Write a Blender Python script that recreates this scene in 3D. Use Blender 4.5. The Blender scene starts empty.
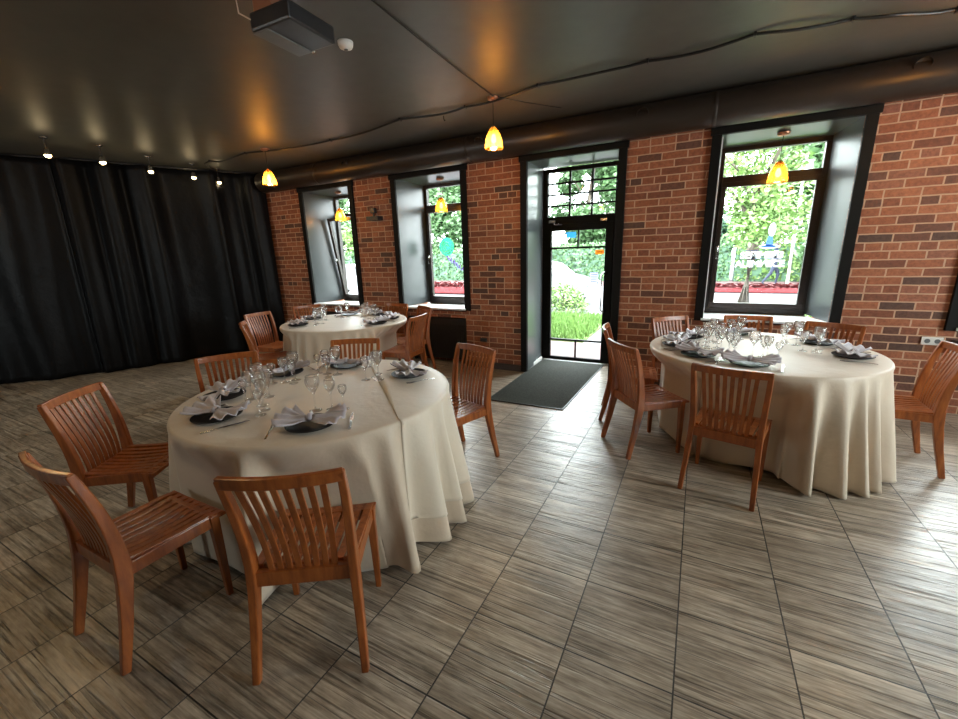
import bpy, bmesh, math, random
from mathutils import Vector, Matrix, noise
random.seed(7)
PI=math.pi
sc=bpy.context.scene
C=bpy.data.collections.new('place'); sc.collection.children.link(C)
def R(d): return math.radians(d)
def sm(a,b,x):
    t=max(0,min(1,(x-a)/(b-a))); return t*t*(3-2*t)

# ------------------------------------------------------------ materials
class NT:
    def __init__(s,name):
        s.m=bpy.data.materials.new(name); s.m.use_nodes=True; s.t=s.m.node_tree; s.t.nodes.clear()
        s.out=s.n('ShaderNodeOutputMaterial')
    def n(s,k,**kw):
        x=s.t.nodes.new(k)
        for a,b in kw.items():
            if a.startswith('i_'):
                key=a[2:].replace('_',' ')
                x.inputs[key].default_value=b
            else: setattr(x,a,b)
        return x
    def l(s,a,b): s.t.links.new(a,b)
    def math(s,op,a,b=None,c=None):
        x=s.n('ShaderNodeMath',operation=op)
        for i,v in enumerate((a,b,c)):
            if v is None: continue
            if hasattr(v,'is_output'): s.l(v,x.inputs[i])
            else: x.inputs[i].default_value=v
        return x.outputs[0]
    def ramp(s,fac,stops):
        x=s.n('ShaderNodeValToRGB'); e=x.color_ramp.elements
        while len(e)<len(stops): e.new(.5)
        for k,(p,c) in zip(e,stops): k.position=p; k.color=(*c,1)
        s.l(fac,x.inputs[0]); return x.outputs[0]
    def mix(s,f,a,b,mode='MIX'):
        x=s.n('ShaderNodeMix',data_type='RGBA',blend_type=mode)
        for i,v in ((0,f),(6,a),(7,b)):
            if hasattr(v,'is_output'): s.l(v,x.inputs[i])
            else: x.inputs[i].default_value=v if i==0 else (*v,1)
        return x.outputs[2]
    def coord(s,kind='Object',scale=(1,1,1),rot=(0,0,0)):
        tc=s.n('ShaderNodeTexCoord'); mp=s.n('ShaderNodeMapping'); mp.inputs['Scale'].default_value=scale; mp.inputs['Rotation'].default_value=rot
        s.l(tc.outputs[kind],mp.inputs[0]); return mp.outputs[0]
    def noise(s,co,scale=5,detail=3,rough=.5,out=0):
        x=s.n('ShaderNodeTexNoise'); s.l(co,x.inputs['Vector']); x.inputs['Scale'].default_value=scale; x.inputs['Detail'].default_value=detail; x.inputs['Roughness'].default_value=rough
        return x.outputs[out]
    def bump(s,h,st=.3,d=.01):
        x=s.n('ShaderNodeBump'); x.inputs['Strength'].default_value=st; x.inputs['Distance'].default_value=d; s.l(h,x.inputs['Height']); return x.outputs[0]
    def pbr(s,color=None,rough=.5,metal=0,normal=None,spec=.5,**kw):
        p=s.n('ShaderNodeBsdfPrincipled')
        for k,v in (('Base Color',color),('Roughness',rough),('Metallic',metal),('Normal',normal),('Specular IOR Level',spec)):
            if v is None: continue
            if hasattr(v,'is_output'): s.l(v,p.inputs[k])
            else: p.inputs[k].default_value=(*v,1) if isinstance(v,tuple) else v
        for k,v in kw.items(): p.inputs[k].default_value=v
        s.l(p.outputs[0],s.out.inputs[0]); return p
def simple(name,col,rough=.5,metal=0,var=.15,nscale=20,bumps=0,spec=.5,**kw):
    s=NT(name); co=s.coord('Object'); f=s.noise(co,nscale,3)
    c=s.mix(f,tuple(v*(1-var) for v in col),tuple(min(1,v*(1+var)) for v in col))
    nm=s.bump(f,bumps,.005) if bumps else None
    s.pbr(c,rough,metal,nm,spec,**kw); return s.m
def emis(name,col,st):
    s=NT(name); e=s.n('ShaderNodeEmission'); e.inputs[0].default_value=(*col,1); e.inputs[1].default_value=st
    s.l(e.outputs[0],s.out.inputs[0]); return s.m
M={}
def mk_brick():
    s=NT('old_red_brick'); tc=s.n('ShaderNodeTexCoord'); sp=s.n('ShaderNodeSeparateXYZ'); s.l(tc.outputs['Object'],sp.inputs[0])
    cb=s.n('ShaderNodeCombineXYZ'); s.l(s.math('ADD',sp.outputs[0],sp.outputs[1]),cb.inputs[0]); s.l(sp.outputs[2],cb.inputs[1])
    wob=s.n('ShaderNodeTexNoise',i_Scale=7.0,i_Detail=2.0); s.l(tc.outputs['Object'],wob.inputs[0])
    v1=s.n('ShaderNodeVectorMath',operation='MULTIPLY_ADD'); s.l(wob.outputs[1],v1.inputs[0]); v1.inputs[1].default_value=(.014,.010,0); s.l(cb.outputs[0],v1.inputs[2])
    def bt(mortar,smooth):
        b=s.n('ShaderNodeTexBrick',offset=.5,offset_frequency=2,squash=.5,squash_frequency=5)
        s.l(v1.outputs[0],b.inputs['Vector']); b.inputs['Color1'].default_value=(0,0,0,1); b.inputs['Color2'].default_value=(1,1,1,1); b.inputs['Mortar'].default_value=(.5,.5,.5,1)
        b.inputs['Scale'].default_value=1; b.inputs['Mortar Size'].default_value=mortar; b.inputs['Mortar Smooth'].default_value=smooth
        b.inputs['Bias'].default_value=0; b.inputs['Brick Width'].default_value=.242; b.inputs['Row Height'].default_value=.0746
        return b
    b=bt(.0068,.35)
    col=s.ramp(b.outputs[0],[(0,(.11,.055,.038)),(.09,(.17,.068,.042)),(.2,(.25,.080,.040)),(.5,(.38,.122,.054)),(.8,(.45,.155,.072)),(1,(.31,.115,.070))])
    n1=s.noise(tc.outputs['Object'],38,4,.65); col=s.mix(.75,col,s.ramp(n1,[(.3,(.48,.46,.45)),(.68,(1.05,1.05,1.05))]),'MULTIPLY')
    n3=s.noise(tc.outputs['Object'],2.2,3); col=s.mix(.5,col,s.ramp(n3,[(.35,(.72,.72,.75)),(.65,(1,1,1))]),'MULTIPLY')
    col=s.mix(b.outputs[1],col,(.56,.34,.22))
    h=s.math('SUBTRACT',s.math('MULTIPLY',n1,.45),s.math('MULTIPLY',b.outputs[1],1.0))
    s.pbr(col,.72,0,s.bump(h,.85,.012),.4); return s.m
M['brick']=mk_brick()
def mk_floor():
    s=NT('wood_look_floor_tile'); tc=s.n('ShaderNodeTexCoord')
    def grid(w,h,mort,smooth,ox,oy):
        mp=s.n('ShaderNodeMapping'); mp.inputs['Location'].default_value=(ox,oy,0); s.l(tc.outputs['Object'],mp.inputs[0])
        b=s.n('ShaderNodeTexBrick',offset=0.0,offset_frequency=2,squash=1.0,squash_frequency=2); s.l(mp.outputs[0],b.inputs['Vector'])
        for k,v in (('Scale',1),('Mortar Size',mort),('Mortar Smooth',smooth),('Bias',0),('Brick Width',w),('Row Height',h)): b.inputs[k].default_value=v
        b.inputs['Color1'].default_value=(0,0,0,1); b.inputs['Color2'].default_value=(1,1,1,1); b.inputs['Mortar'].default_value=(.5,.5,.5,1); return b
    b=grid(.403,.4,.0032,.2,-.055+4.03,-.12+4)      # tiles
    b2=grid(.403,.2,.0016,.3,-.055+4.03,-.12+4)     # faint mid groove: each tile is printed as two planks
    sh=s.n('ShaderNodeVectorMath',operation='MULTIPLY_ADD'); s.l(b2.outputs[0],sh.inputs[0]); sh.inputs[1].default_value=(7,13,5); s.l(tc.outputs['Object'],sh.inputs[2])
    def streak(sx,sy,det,ro):
        m=s.n('ShaderNodeMapping'); m.inputs['Scale'].default_value=(sx,sy,1); s.l(sh.outputs[0],m.inputs[0]); return s.noise(m.outputs[0],1.0,det,ro)
    g=streak(2.0,26,5,.62); g2=streak(3.2,120,3,.6); g3=streak(1.6,75,2,.5); g4=streak(14,60,3,.6)
    gg=s.math('ADD',s.math('ADD',s.math('MULTIPLY',g,.5),s.math('MULTIPLY',g2,.28)),s.math('MULTIPLY',g4,.22))
    col=s.ramp(gg,[(.36,(.12,.094,.072)),(.46,(.29,.242,.19)),(.55,(.47,.405,.33)),(.66,(.70,.63,.53))])
    groove=s.ramp(g3,[(.36,(0,0,0)),(.43,(1,1,1))])                 # thin embossed grooves
    col=s.mix(.62,col,s.mix(groove,(.30,.27,.24),(1,1,1)),'MULTIPLY')
    patch=s.noise(tc.outputs['Object'],3.2,2); col=s.mix(.45,col,s.ramp(patch,[(.38,(.66,.60,.54)),(.62,(1.12,1.1,1.08))]),'MULTIPLY')
    col=s.mix(.5,col,s.ramp(b2.outputs[0],[(0,(.60,.56,.52)),(1,(1.18,1.15,1.1))]),'MULTIPLY')
    col=s.mix(s.math('MULTIPLY',b2.outputs[1],.6),col,(.03,.026,.02)); col=s.mix(b.outputs[1],col,(.020,.017,.014))
    h=s.math('SUBTRACT',s.math('ADD',s.math('MULTIPLY',gg,.5),s.math('MULTIPLY',groove,.45)),s.math('MULTIPLY',b.outputs[1],.6))
    rg=s.math('ADD',.20,s.math('MULTIPLY',g2,.26))
    s.pbr(col,rg,0,s.bump(h,.75,.006),.6); return s.m
M['floor']=mk_floor()
def mk_ceiling():
    s=NT('dark_satin_ceiling_paint'); tc=s.n('ShaderNodeTexCoord'); n=s.noise(tc.outputs['Object'],1.3,2); n2=s.noise(tc.outputs['Object'],9,3)
    col=s.mix(n2,(.075,.073,.064),(.10,.097,.085))
    s.pbr(col,.47,0,s.bump(n,.2,.06),.42); return s.m
M['ceiling']=mk_ceiling()
def mk_wood(name,a,b,c,rough=.33):
    s=NT(name); co=s.coord('Object',(1,1,.18)); n=s.noise(co,34,4,.6); n2=s.noise(s.coord('Object'),5,2)
    oi=s.n('ShaderNodeObjectInfo')
    col=s.ramp(n,[(.3,a),(.5,b),(.72,c)])
    col=s.mix(.4,col,s.ramp(n2,[(.3,(.72,.68,.66)),(.7,(1.05,1.03,1.0))]),'MULTIPLY')
    s.pbr(col,rough,0,s.bump(n,.08,.002),.5,**{'Coat Weight':.25,'Coat Roughness':.2}); return s.m
M['wood']=mk_wood('orange_stained_chair_wood',(.20,.050,.010),(.32,.086,.017),(.43,.130,.028))
M['table_wood']=mk_wood('table_wood',(.25,.15,.08),(.3,.18,.1),(.36,.23,.13),.5)
def mk_cloth(name,a,b,rough=.62,sheen=.3):
    s=NT(name); tc=s.n('ShaderNodeTexCoord'); w=s.noise(tc.outputs['Object'],240,2); n=s.noise(tc.outputs['Object'],3,3); cr=s.noise(tc.outputs['Object'],9,3,.6)
    col=s.mix(n,a,b)
    h=s.math('ADD',s.math('MULTIPLY',w,.08),cr)
    s.pbr(col,rough,0,s.bump(h,.4,.012),.4,**{'Sheen Weight':sheen}); return s.m
M['cloth']=mk_cloth('beige_satin_tablecloth',(.55,.44,.33),(.62,.51,.39),.45)
M['overlay']=mk_cloth('ivory_satin_tablecloth',(.66,.57,.45),(.72,.63,.51),.42)
M['napkin']=mk_cloth('lilac_grey_napkin',(.40,.365,.41),(.52,.475,.525),.55)
def mk_curtain():
    s=NT('black_blackout_velvet'); tc=s.n('ShaderNodeTexCoord'); n=s.noise(tc.outputs['Object'],6,4,.6)
    s.pbr(s.mix(n,(.003,.003,.0035),(.007,.007,.008)),.45,0,s.bump(n,.35,.03),.12,**{'Sheen Weight':.0}); return s.m
M['curtain']=mk_curtain()
M['black_trim']=simple('black_painted_wood',(.006,.0055,.005),.6,spec=.15,bumps=.05)
M['brown_trim']=simple('dark_brown_window_frame',(.022,.014,.011),.34)
M['reveal']=simple('grey_painted_reveal',(.055,.062,.064),.30,nscale=4,bumps=.1)
M['duct']=simple('dark_brown_painted_duct',(.020,.014,.010),.40,nscale=6,bumps=.1)
M['sill']=simple('white_window_sill',(.78,.79,.80),.3,var=.04)
M['cable']=simple('black_rubber_cable',(.008,.008,.008),.4)
M['white_plastic']=simple('white_plastic',(.72,.70,.66),.4,var=.04)
M['dark_plastic']=simple('black_plastic',(.02,.02,.022),.35)
M['grey_plastic']=simple('grey_plastic',(.13,.135,.14),.4)
M['plate']=simple('black_glazed_plate',(.010,.009,.010),.45,spec=.12)
M['steel']=simple('polished_steel',(.62,.61,.6),.2,1)
M['copper_and_lit']=simple('copper_and_orange_lit_face',(.42,.20,.12),.35,.7)
M['radiator']=simple('black_perforated_metal',(.018,.015,.013),.5)
M['mat']=simple('charcoal_ribbed_mat',(.045,.047,.042),.95,nscale=60,var=.6,bumps=.8,spec=.05)
M['plinth']=simple('dark_brown_plinth',(.05,.025,.016),.5)
M['plaster']=simple('dark_plaster_wall',(.075,.07,.065),.7,bumps=.1)
M['stone']=simple('pale_door_threshold',(.55,.54,.52),.5)
def mk_glass():
    s=NT('clear_drinking_glass'); g=s.n('ShaderNodeBsdfGlass'); g.inputs['Roughness'].default_value=0.0; g.inputs['IOR'].default_value=1.48; g.inputs['Color'].default_value=(1,1,1,1)
    t=s.n('ShaderNodeBsdfTransparent'); mx=s.n('ShaderNodeMixShader'); mx.inputs[0].default_value=.5; s.l(g.outputs[0],mx.inputs[1]); s.l(t.outputs[0],mx.inputs[2]); s.l(mx.outputs[0],s.out.inputs[0]); return s.m
M['glass']=mk_glass()
def mk_pane(name='window_pane_glass',tint=(.96,.98,.97)):
    s=NT(name); t=s.n('ShaderNodeBsdfTransparent'); t.inputs[0].default_value=(*tint,1); g=s.n('ShaderNodeBsdfGlossy'); g.inputs['Roughness'].default_value=.02
    lw=s.n('ShaderNodeLayerWeight'); fo=s.math('ADD',.02,s.math('MULTIPLY',s.math('POWER',lw.outputs['Facing'],4.0),.45)); mx=s.n('ShaderNodeMixShader'); s.l(fo,mx.inputs[0]); s.l(t.outputs[0],mx.inputs[1]); s.l(g.outputs[0],mx.inputs[2]); s.l(mx.outputs[0],s.out.inputs[0]); return s.m
M['pane']=mk_pane()
def mk_amber():
    s=NT('amber_ribbed_glass'); t=s.n('ShaderNodeBsdfTransparent'); t.inputs[0].default_value=(1,.74,.36,1)
    g=s.n('ShaderNodeBsdfGlossy'); g.inputs['Roughness'].default_value=.15; g.inputs[0].default_value=(1,.75,.4,1)
    tl=s.n('ShaderNodeBsdfTranslucent'); tl.inputs[0].default_value=(1,.62,.20,1)
    m1=s.n('ShaderNodeMixShader'); m1.inputs[0].default_value=.22; s.l(t.outputs[0],m1.inputs[1]); s.l(tl.outputs[0],m1.inputs[2])
    m2=s.n('ShaderNodeMixShader'); m2.inputs[0].default_value=.12; s.l(m1.outputs[0],m2.inputs[1]); s.l(g.outputs[0],m2.inputs[2]); s.l(m2.outputs[0],s.out.inputs[0]); return s.m
M['amber']=mk_amber()
M['bulb']=emis('warm_filament_bulb',(1,.74,.36),22)
M['spotbulb']=emis('warm_spot_bulb',(1,.74,.30),14)

# ------------------------------------------------------------ mesh helpers
def obj(name,bm,mat,parent=None,smooth=False,kind=None):
    me=bpy.data.meshes.new(name); bm.normal_update(); bm.to_mesh(me); bm.free()
    me.materials.append(M[mat] if isinstance(mat,str) else mat)
    if smooth: me.polygons.foreach_set('use_smooth',[True]*len(me.polygons))
    o=bpy.data.objects.new(name,me); C.objects.link(o)
    if parent is not None: o.parent=parent
    if kind: o['kind']=kind
    return o
def empty(name,loc=(0,0,0),rz=0):
    o=bpy.data.objects.new(name,None); o.empty_display_size=.1; C.objects.link(o); o.location=loc; o.rotation_euler=(0,0,rz); return o
def tag(o,label,cat,group=None,kind=None):
    o['label']=label; o['category']=cat
    if group: o['group']=group
    if kind: o['kind']=kind
    return o
def box(bm,x0,x1,y0,y1,z0,z1,bev=0,mat=None):
    vs=[bm.verts.new(p) for p in [(x0,y0,z0),(x1,y0,z0),(x1,y1,z0),(x0,y1,z0),(x0,y0,z1),(x1,y0,z1),(x1,y1,z1),(x0,y1,z1)]]
    if mat is not None:
        for v in vs: v.co=mat@v.co
    fs=[bm.faces.new([vs[i] for i in f]) for f in ((0,3,2,1),(4,5,6,7),(0,1,5,4),(1,2,6,5),(2,3,7,6),(3,0,4,7))]
    if bev: bmesh.ops.bevel(bm,geom=list({e for f in fs for e in f.edges}),offset=bev,segments=2,affect='EDGES',profile=.6)
def hexa(bm,bot,top):
    vs=[bm.verts.new(p) for p in list(bot)+list(top)]
    for f in ((0,3,2,1),(4,5,6,7),(0,1,5,4),(1,2,6,5),(2,3,7,6),(3,0,4,7)): bm.faces.new([vs[i] for i in f])
def tube(bm,pts,r,seg=8,caps=True):
    pts=[Vector(p) for p in pts]; rs=r if isinstance(r,(list,tuple)) else [r]*len(pts)
    rings=[]; up=Vector((0,0,1))
    for i,p in enumerate(pts):
        d=(pts[min(i+1,len(pts)-1)]-pts[max(i-1,0)]).normalized()
        a=d.cross(up)
        if a.length<1e-3: a=d.cross(Vector((1,0,0)))
        a.normalize(); b=a.cross(d).normalized()
        rings.append([bm.verts.new(p+rs[i]*(math.cos(2*PI*k/seg)*a+math.sin(2*PI*k/seg)*b)) for k in range(seg)])
    for A,B in zip(rings,rings[1:]):
        for k in range(seg): bm.faces.new([A[k],A[(k+1)%seg],B[(k+1)%seg],B[k]])
    if caps: bm.faces.new(rings[0][::-1]); bm.faces.new(rings[-1])
def lathe(bm,prof,seg=20,c=(0,0,0)):
    rings=[]
    for r,z in prof:
        if r<1e-5: rings.append([bm.verts.new((c[0],c[1],c[2]+z))])
        else: rings.append([bm.verts.new((c[0]+r*math.cos(2*PI*k/seg),c[1]+r*math.sin(2*PI*k/seg),c[2]+z)) for k in range(seg)])
    for A,B in zip(rings,rings[1:]):
        for k in range(seg):
            k2=(k+1)%seg
            if len(A)==1 and len(B)==1: continue
            if len(A)==1: bm.faces.new([A[0],B[k],B[k2]])
            elif len(B)==1: bm.faces.new([A[k],A[k2],B[0]])
            else: bm.faces.new([A[k],A[k2],B[k2],B[k]])
    bmesh.ops.recalc_face_normals(bm,faces=bm.faces)
def strip(bm,path,hw,ht,side):
    """sweep rectangle along path; hw half-width along 'side' vector, ht half thickness along the other; per-point tuples allowed"""
    path=[Vector(p) for p in path]; rings=[]
    for i,p in enumerate(path):
        d=(path[min(i+1,len(path)-1)]-path[max(i-1,0)]).normalized()
        s=Vector(side); s=(s-d*s.dot(d)).normalized(); n=d.cross(s).normalized()
        w=hw[i] if isinstance(hw,(list,tuple)) else hw; t=ht[i] if isinstance(ht,(list,tuple)) else ht
        rings.append([bm.verts.new(p+a*w*s+b*t*n) for a,b in ((-1,-1),(1,-1),(1,1),(-1,1))])
    for A,B in zip(rings,rings[1:]):
        for k in range(4): bm.faces.new([A[k],A[(k+1)%4],B[(k+1)%4],B[k]])
    bm.faces.new(rings[0][::-1]); bm.faces.new(rings[-1])
    bmesh.ops.recalc_face_normals(bm,faces=bm.faces)
def B(): return bmesh.new()
def bevmod(o,w=.003,seg=2):
    m=o.modifiers.new('edge_round','BEVEL'); m.width=w; m.segments=seg; m.limit_method='ANGLE'; m.angle_limit=R(40); return o
def dup(root,loc,rz,label,group=None):
    r=root.copy(); C.objects.link(r); r.location=loc; r.rotation_euler=(0,0,rz); r['label']=label
    if group: r['group']=group
    for ch in list(root.children):
        c=ch.copy(); C.objects.link(c); c.parent=r
        for g in ch.children:
            d=g.copy(); C.objects.link(d); d.parent=c
    return r

# ------------------------------------------------------------ room shell
YW=5.035; YO=5.87; H=3.0; XL=-11.0; XR=4.6; YF=-4.2; WTH=.83
bm=B(); box(bm,XL,XR,YF,YO-.02,-.12,0); obj('floor',bm,'floor',kind='structure')
bm=B(); box(bm,XL,XR,YF,YO,H,H+.2); obj('ceiling',bm,'ceiling',kind='structure')
# openings in the brick wall: (x0,x1,z0,z1) inner clear opening
OPS={'w1':(-5.83,-4.82,.83,2.625),'w2':(-3.93,-2.86,.83,2.625),'door':(-2.015,-.87,0,2.67),'w3':(.085,1.15,.83,2.625),'w4':(2.04,3.1,.83,2.625)}
bm=B()
xs=[XL]
for k in ('w1','w2','door','w3','w4'): xs+=[OPS[k][0],OPS[k][1]]
xs.append(XR)
YB=5.68
for i in range(0,len(xs),2): box(bm,xs[i],xs[i+1],YW,YB,0,H)
box(bm,-2.35,-2.015,YB,YO,0,H); box(bm,-.87,-.6,YB,YO,0,H); box(bm,-2.015,-.87,YB,YO,2.67,H)
for k,(a,b,z0,z1) in OPS.items():
    box(bm,a,b,YW,YB,z1,H)
    if z0>0:
        box(bm,a,b,YW+.16,YB,0,.69)      # back of the radiator niche
        box(bm,a,b,YW,YB,.69,z0-.05)    # brick band under the sill
obj('wall_back',bm,'brick',kind='structure')
bm=B(); box(bm,XL-.3,XL,YF,YO,0,H); obj('wall_left',bm,'plaster',kind='structure')
# right wall and the wall behind the photographer, each with an unseen window added for daylight
bm=B(); box(bm,XR,XR+.4,YF,YO,0,.85); box(bm,XR,XR+.4,YF,YO,2.7,H)
for a,b in ((YF,1.4),(3.8,YO)): box(bm,XR,XR+.4,a,b,.85,2.7)
obj('wall_right',bm,'plaster',kind='structure')
bm=B(); box(bm,XL,XR,YF-.4,YF,0,.85); box(bm,XL,XR,YF-.4,YF,2.7,H)
for a,b in ((XL,-6.9),(-5.8,XR)): box(bm,a,b,YF-.4,YF,.85,2.7)
obj('wall_front',bm,'plaster',kind='structure')
n=5
for (a,b) in ((1.4,3.8),):  # made-up window in the right wall, added to bring in daylight
    w=empty('window_%d'%n); w['kind']='structure'; bm=B()
    for (p,q,z0,z1) in ((a,b,.85,.93),(a,b,2.62,2.7),(a,a+.07,.85,2.7),(b-.07,b,.85,2.7),((a+b)/2-.03,(a+b)/2+.03,.85,2.7)): box(bm,XR+.2,XR+.27,p,q,z0,z1)
    obj('window_frame',bm,'black_trim',w); bm=B(); box(bm,XR+.23,XR+.24,a,b,.9,2.66); obj('pane',bm,'pane',w); n+=1

for (a,b) in ((-6.9,-5.8),):  # made-up window behind the camera, added to brighten the left floor
    w=empty('window_%d'%n); w['kind']='structure'; bm=B()
    for (p,q,z0,z1) in ((a,b,.85,.93),(a,b,2.62,2.7),(a,a+.07,.85,2.7),(b-.07,b,.85,2.7),((a+b)/2-.03,(a+b)/2+.03,.85,2.7)): box(bm,p,q,YF-.27,YF-.2,z0,z1)
    obj('window_frame',bm,'black_trim',w); bm=B(); box(bm,a,b,YF-.24,YF-.23,.9,2.66); obj('pane',bm,'pane',w); n+=1
# plinth along the brick wall
bm=B()
for a,b in ((-6.6,-5.83),(-4.82,-3.93),(-2.86,-2.02),(-.79,.085),(1.15,2.04),(3.1,XR)): box(bm,a,b,YW-.035,YW+.01,0,.085,.004)
obj('baseboard_back',bm,'plinth',kind='structure')

def trim(n,x0,x1,zt,z0,inn=.09):
    """black casing around an opening"""
    bm=B(); y0,y1=YW-.03,YW+.02
    box(bm,x0,x0+inn-.005,y0,y1,z0,zt-.075,.004); box(bm,x1-inn+.005,x1,y0,y1,z0,zt-.075,.004); box(bm,x0-.015,x1+.015,y0-.008,y1,zt-.078,zt,.004)
    obj('trim_%d'%n,bm,'black_trim',kind='structure')
YP=5.60   # inner face of the window frames
def reveal(par,a,b,a2,b2,z0,z1,z1b,yb,sill=True):
    bm=B(); t=.012; y0=YW+.0
    # left, right, head linings (splayed)
    hexa(bm,[(a-t,y0,z0),(a,y0,z0),(a2,yb,z0),(a2-t,yb,z0)],[(a-t,y0,z1),(a,y0,z1),(a2,yb,z1b),(a2-t,yb,z1b)])
    hexa(bm,[(b,y0,z0),(b+t,y0,z0),(b2+t,yb,z0),(b2,yb,z0)],[(b,y0,z1),(b+t,y0,z1),(b2+t,yb,z1b),(b2,yb,z1b)])
    hexa(bm,[(a-t,y0,z1),(b+t,y0,z1),(b2+t,yb,z1b),(a2-t,yb,z1b)],[(a-t,y0,z1+t),(b+t,y0,z1+t),(b2+t,yb,z1b+t),(a2-t,yb,z1b+t)])
    bmesh.ops.recalc_face_normals(bm,faces=bm.faces)
    obj('reveal_lining',bm,'reveal',par)
    if sill:
        bm=B(); hexa(bm,[(a-.02,YW-.045,z0-.025),(b+.02,YW-.045,z0-.025),(b2+.01,yb+.02,z0-.045),(a2-.01,yb+.02,z0-.045)],[(a-.02,YW-.045,z0),(b+.02,YW-.045,z0),(b2+.01,yb+.02,z0-.022),(a2-.01,yb+.02,z0-.022)])
        bevmod(obj('sill',bm,'sill',par),.004)
def bars(bm,a,b,z0,z1,y0,y1,w,bev=.004):
    box(bm,a,b,y0,y1,z0,z0+w,bev); box(bm,a,b,y0,y1,z1-w,z1,bev); box(bm,a,a+w,y0,y1,z0+w,z1-w,bev); box(bm,b-w,b,y0,y1,z0+w,z1-w,bev)
def win(n,x0,x1,tilt=False,la=.085):
    a,b=x0+.085,x1-.085; a2,b2=a+la,b-.09; z0,z1,z1b=.83,2.625,2.60
    w=empty('window_%d'%n); w['kind']='structure'
    reveal(w,a,b,a2,b2,z0,z1,z1b,YP)
    bm=B(); y0,y1=YP,YP+.07; F=.055
    bars(bm,a2-.01,b2+.01,z0-.022,z1b+.01,y0,y1,F); box(bm,a2+F-.01,b2-F+.01,y0,y1,z0+F-.022,z0+F+.005); box(bm,a2+F-.01,b2-F+.01,y0,y1,2.24,2.31,.004)
    obj('window_frame',bm,'brown_trim',w)
    bm=B(); box(bm,a2+F-.01,b2-F+.01,y0+.03,y0+.036,2.31,z1b-F+.01); obj('pane',bm,'pane',w)
    # opening sash
    sa,sb,s0,s1=a2+F-.02,b2-F+.02,z0+F,2.245
    s=empty('sash',(0,y0-.01,s0)); s.parent=w
    bm=B(); bars(bm,sa,sb,0,s1-s0,-.025,.03,.05); obj('sash_frame',bm,'brown_trim',s)
    bm=B(); box(bm,sa+.05,sb-.05,0,.006,.05,s1-s0-.05); obj('sash_pane',bm,'pane',s)
    bm=B(); hx=sa+.025; hz=.66; box(bm,hx-.012,hx+.012,-.04,-.025,hz-.03,hz+.03,.003); tube(bm,[(hx,-.03,hz),(hx,-.06,hz),(hx,-.064,hz-.03),(hx,-.062,hz-.11)],.008)
    obj('handle',bm,'steel' if not tilt else 'steel',s,True)
    if tilt: s.rotation_euler=(R(8.5),0,0)
    trim(n,x0,x1,2.70,.80)
    return w
win(1,-5.911,-4.737,True); win(2,-4.01,-2.776); w3=win(3,0,1.236,False,.018); win(4,1.95,3.19)

# ---- door
d=empty('door_1'); d['kind']='structure'; YD=5.80
a,b,a2,b2=-1.94,-.87,-2.0,-.955
reveal(d,a,b,a2,b2,0,2.625,2.66,YD,False)
bm=B(); FZ=2.65
box(bm,a2,-1.93,YD,YD+.07,0,FZ,.004); box(bm,-1.03,b2,YD,YD+.07,0,FZ,.004); box(bm,-1.93,-1.03,YD,YD+.07,FZ-.05,FZ,.004); box(bm,-1.93,-1.03,YD,YD+.07,1.93,2.03,.004)
obj('door_frame',bm,'black_trim',d)
bm=B(); x0,x1,z0,z1=-1.93,-1.03,2.03,2.60
for k in (1,2): x=x0+(x1-x0)*k/3; box(bm,x-.012,x+.012,YD+.02,YD+.05,z0,z1)
for k in (1,2,3): z=z0+(z1-z0)*k/4; box(bm,x0,x1,YD+.02,YD+.05,z-.011,z+.011)
obj('transom_muntins',bm,'black_trim',d)
bm=B(); box(bm,x0,x1,YD+.033,YD+.037,z0,z1); obj('transom_pane',bm,'pane',d)
leaf=empty('door_leaf'); leaf.parent=d
bm=B(); y0,y1=YD-.01,YD+.05
box(bm,-1.93,-1.87,y0,y1,.01,1.93,.004); box(bm,-1.13,-1.03,y0,y1,.01,1.93,.004); box(bm,-1.87,-1.13,y0,y1,1.84,1.93,.004); box(bm,-1.87,-1.13,y0,y1,.01,.06,.004)
box(bm,-1.87,-1.13,y0+.01,y1-.01,1.60,1.625); box(bm,-1.87,-1.13,y0+.01,y1-.01,.30,.325); box(bm,-1.505,-1.485,y0+.01,y1-.01,1.62,1.84); box(bm,-1.505,-1.485,y0+.01,y1-.01,.06,.30)
obj('leaf_frame',bm,'black_trim',leaf)
bm=B(); box(bm,-1.87,-1.13,YD+.018,YD+.023,.06,1.84); obj('pane',bm,'pane',leaf)
bm=B(); hx=-1.135; tube(bm,[(hx+.05,YD-.01,1.27),(hx+.02,YD-.06,1.285),(hx-.01,YD-.075,1.25),(hx-.01,YD-.075,.78),(hx+.02,YD-.06,.745),(hx+.05,YD-.01,.76)],.013,10); obj('handle',bm,'steel',leaf,True)
bm=B(); box(bm,-1.90,-1.80,YD-.05,YD-.01,1.945,1.985,.006); box(bm,-1.20,-1.11,YD-.05,YD-.01,1.94,1.975,.006)
tube(bm,[(-1.85,YD-.045,1.95),(-1.80,YD-.09,1.925),(-1.72,YD-.03,1.92)],.006); obj('door_closer',bm,'steel',d)
bm=B(); box(bm,-2.0,-.955,YD-.07,YD,0,.012,.003); box(bm,-2.0,-1.965,YW-.02,YD-.07,0,.05,.004); obj('threshold',bm,'stone',d)
trim(5,-2.02,-.79,2.70,0)
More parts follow.
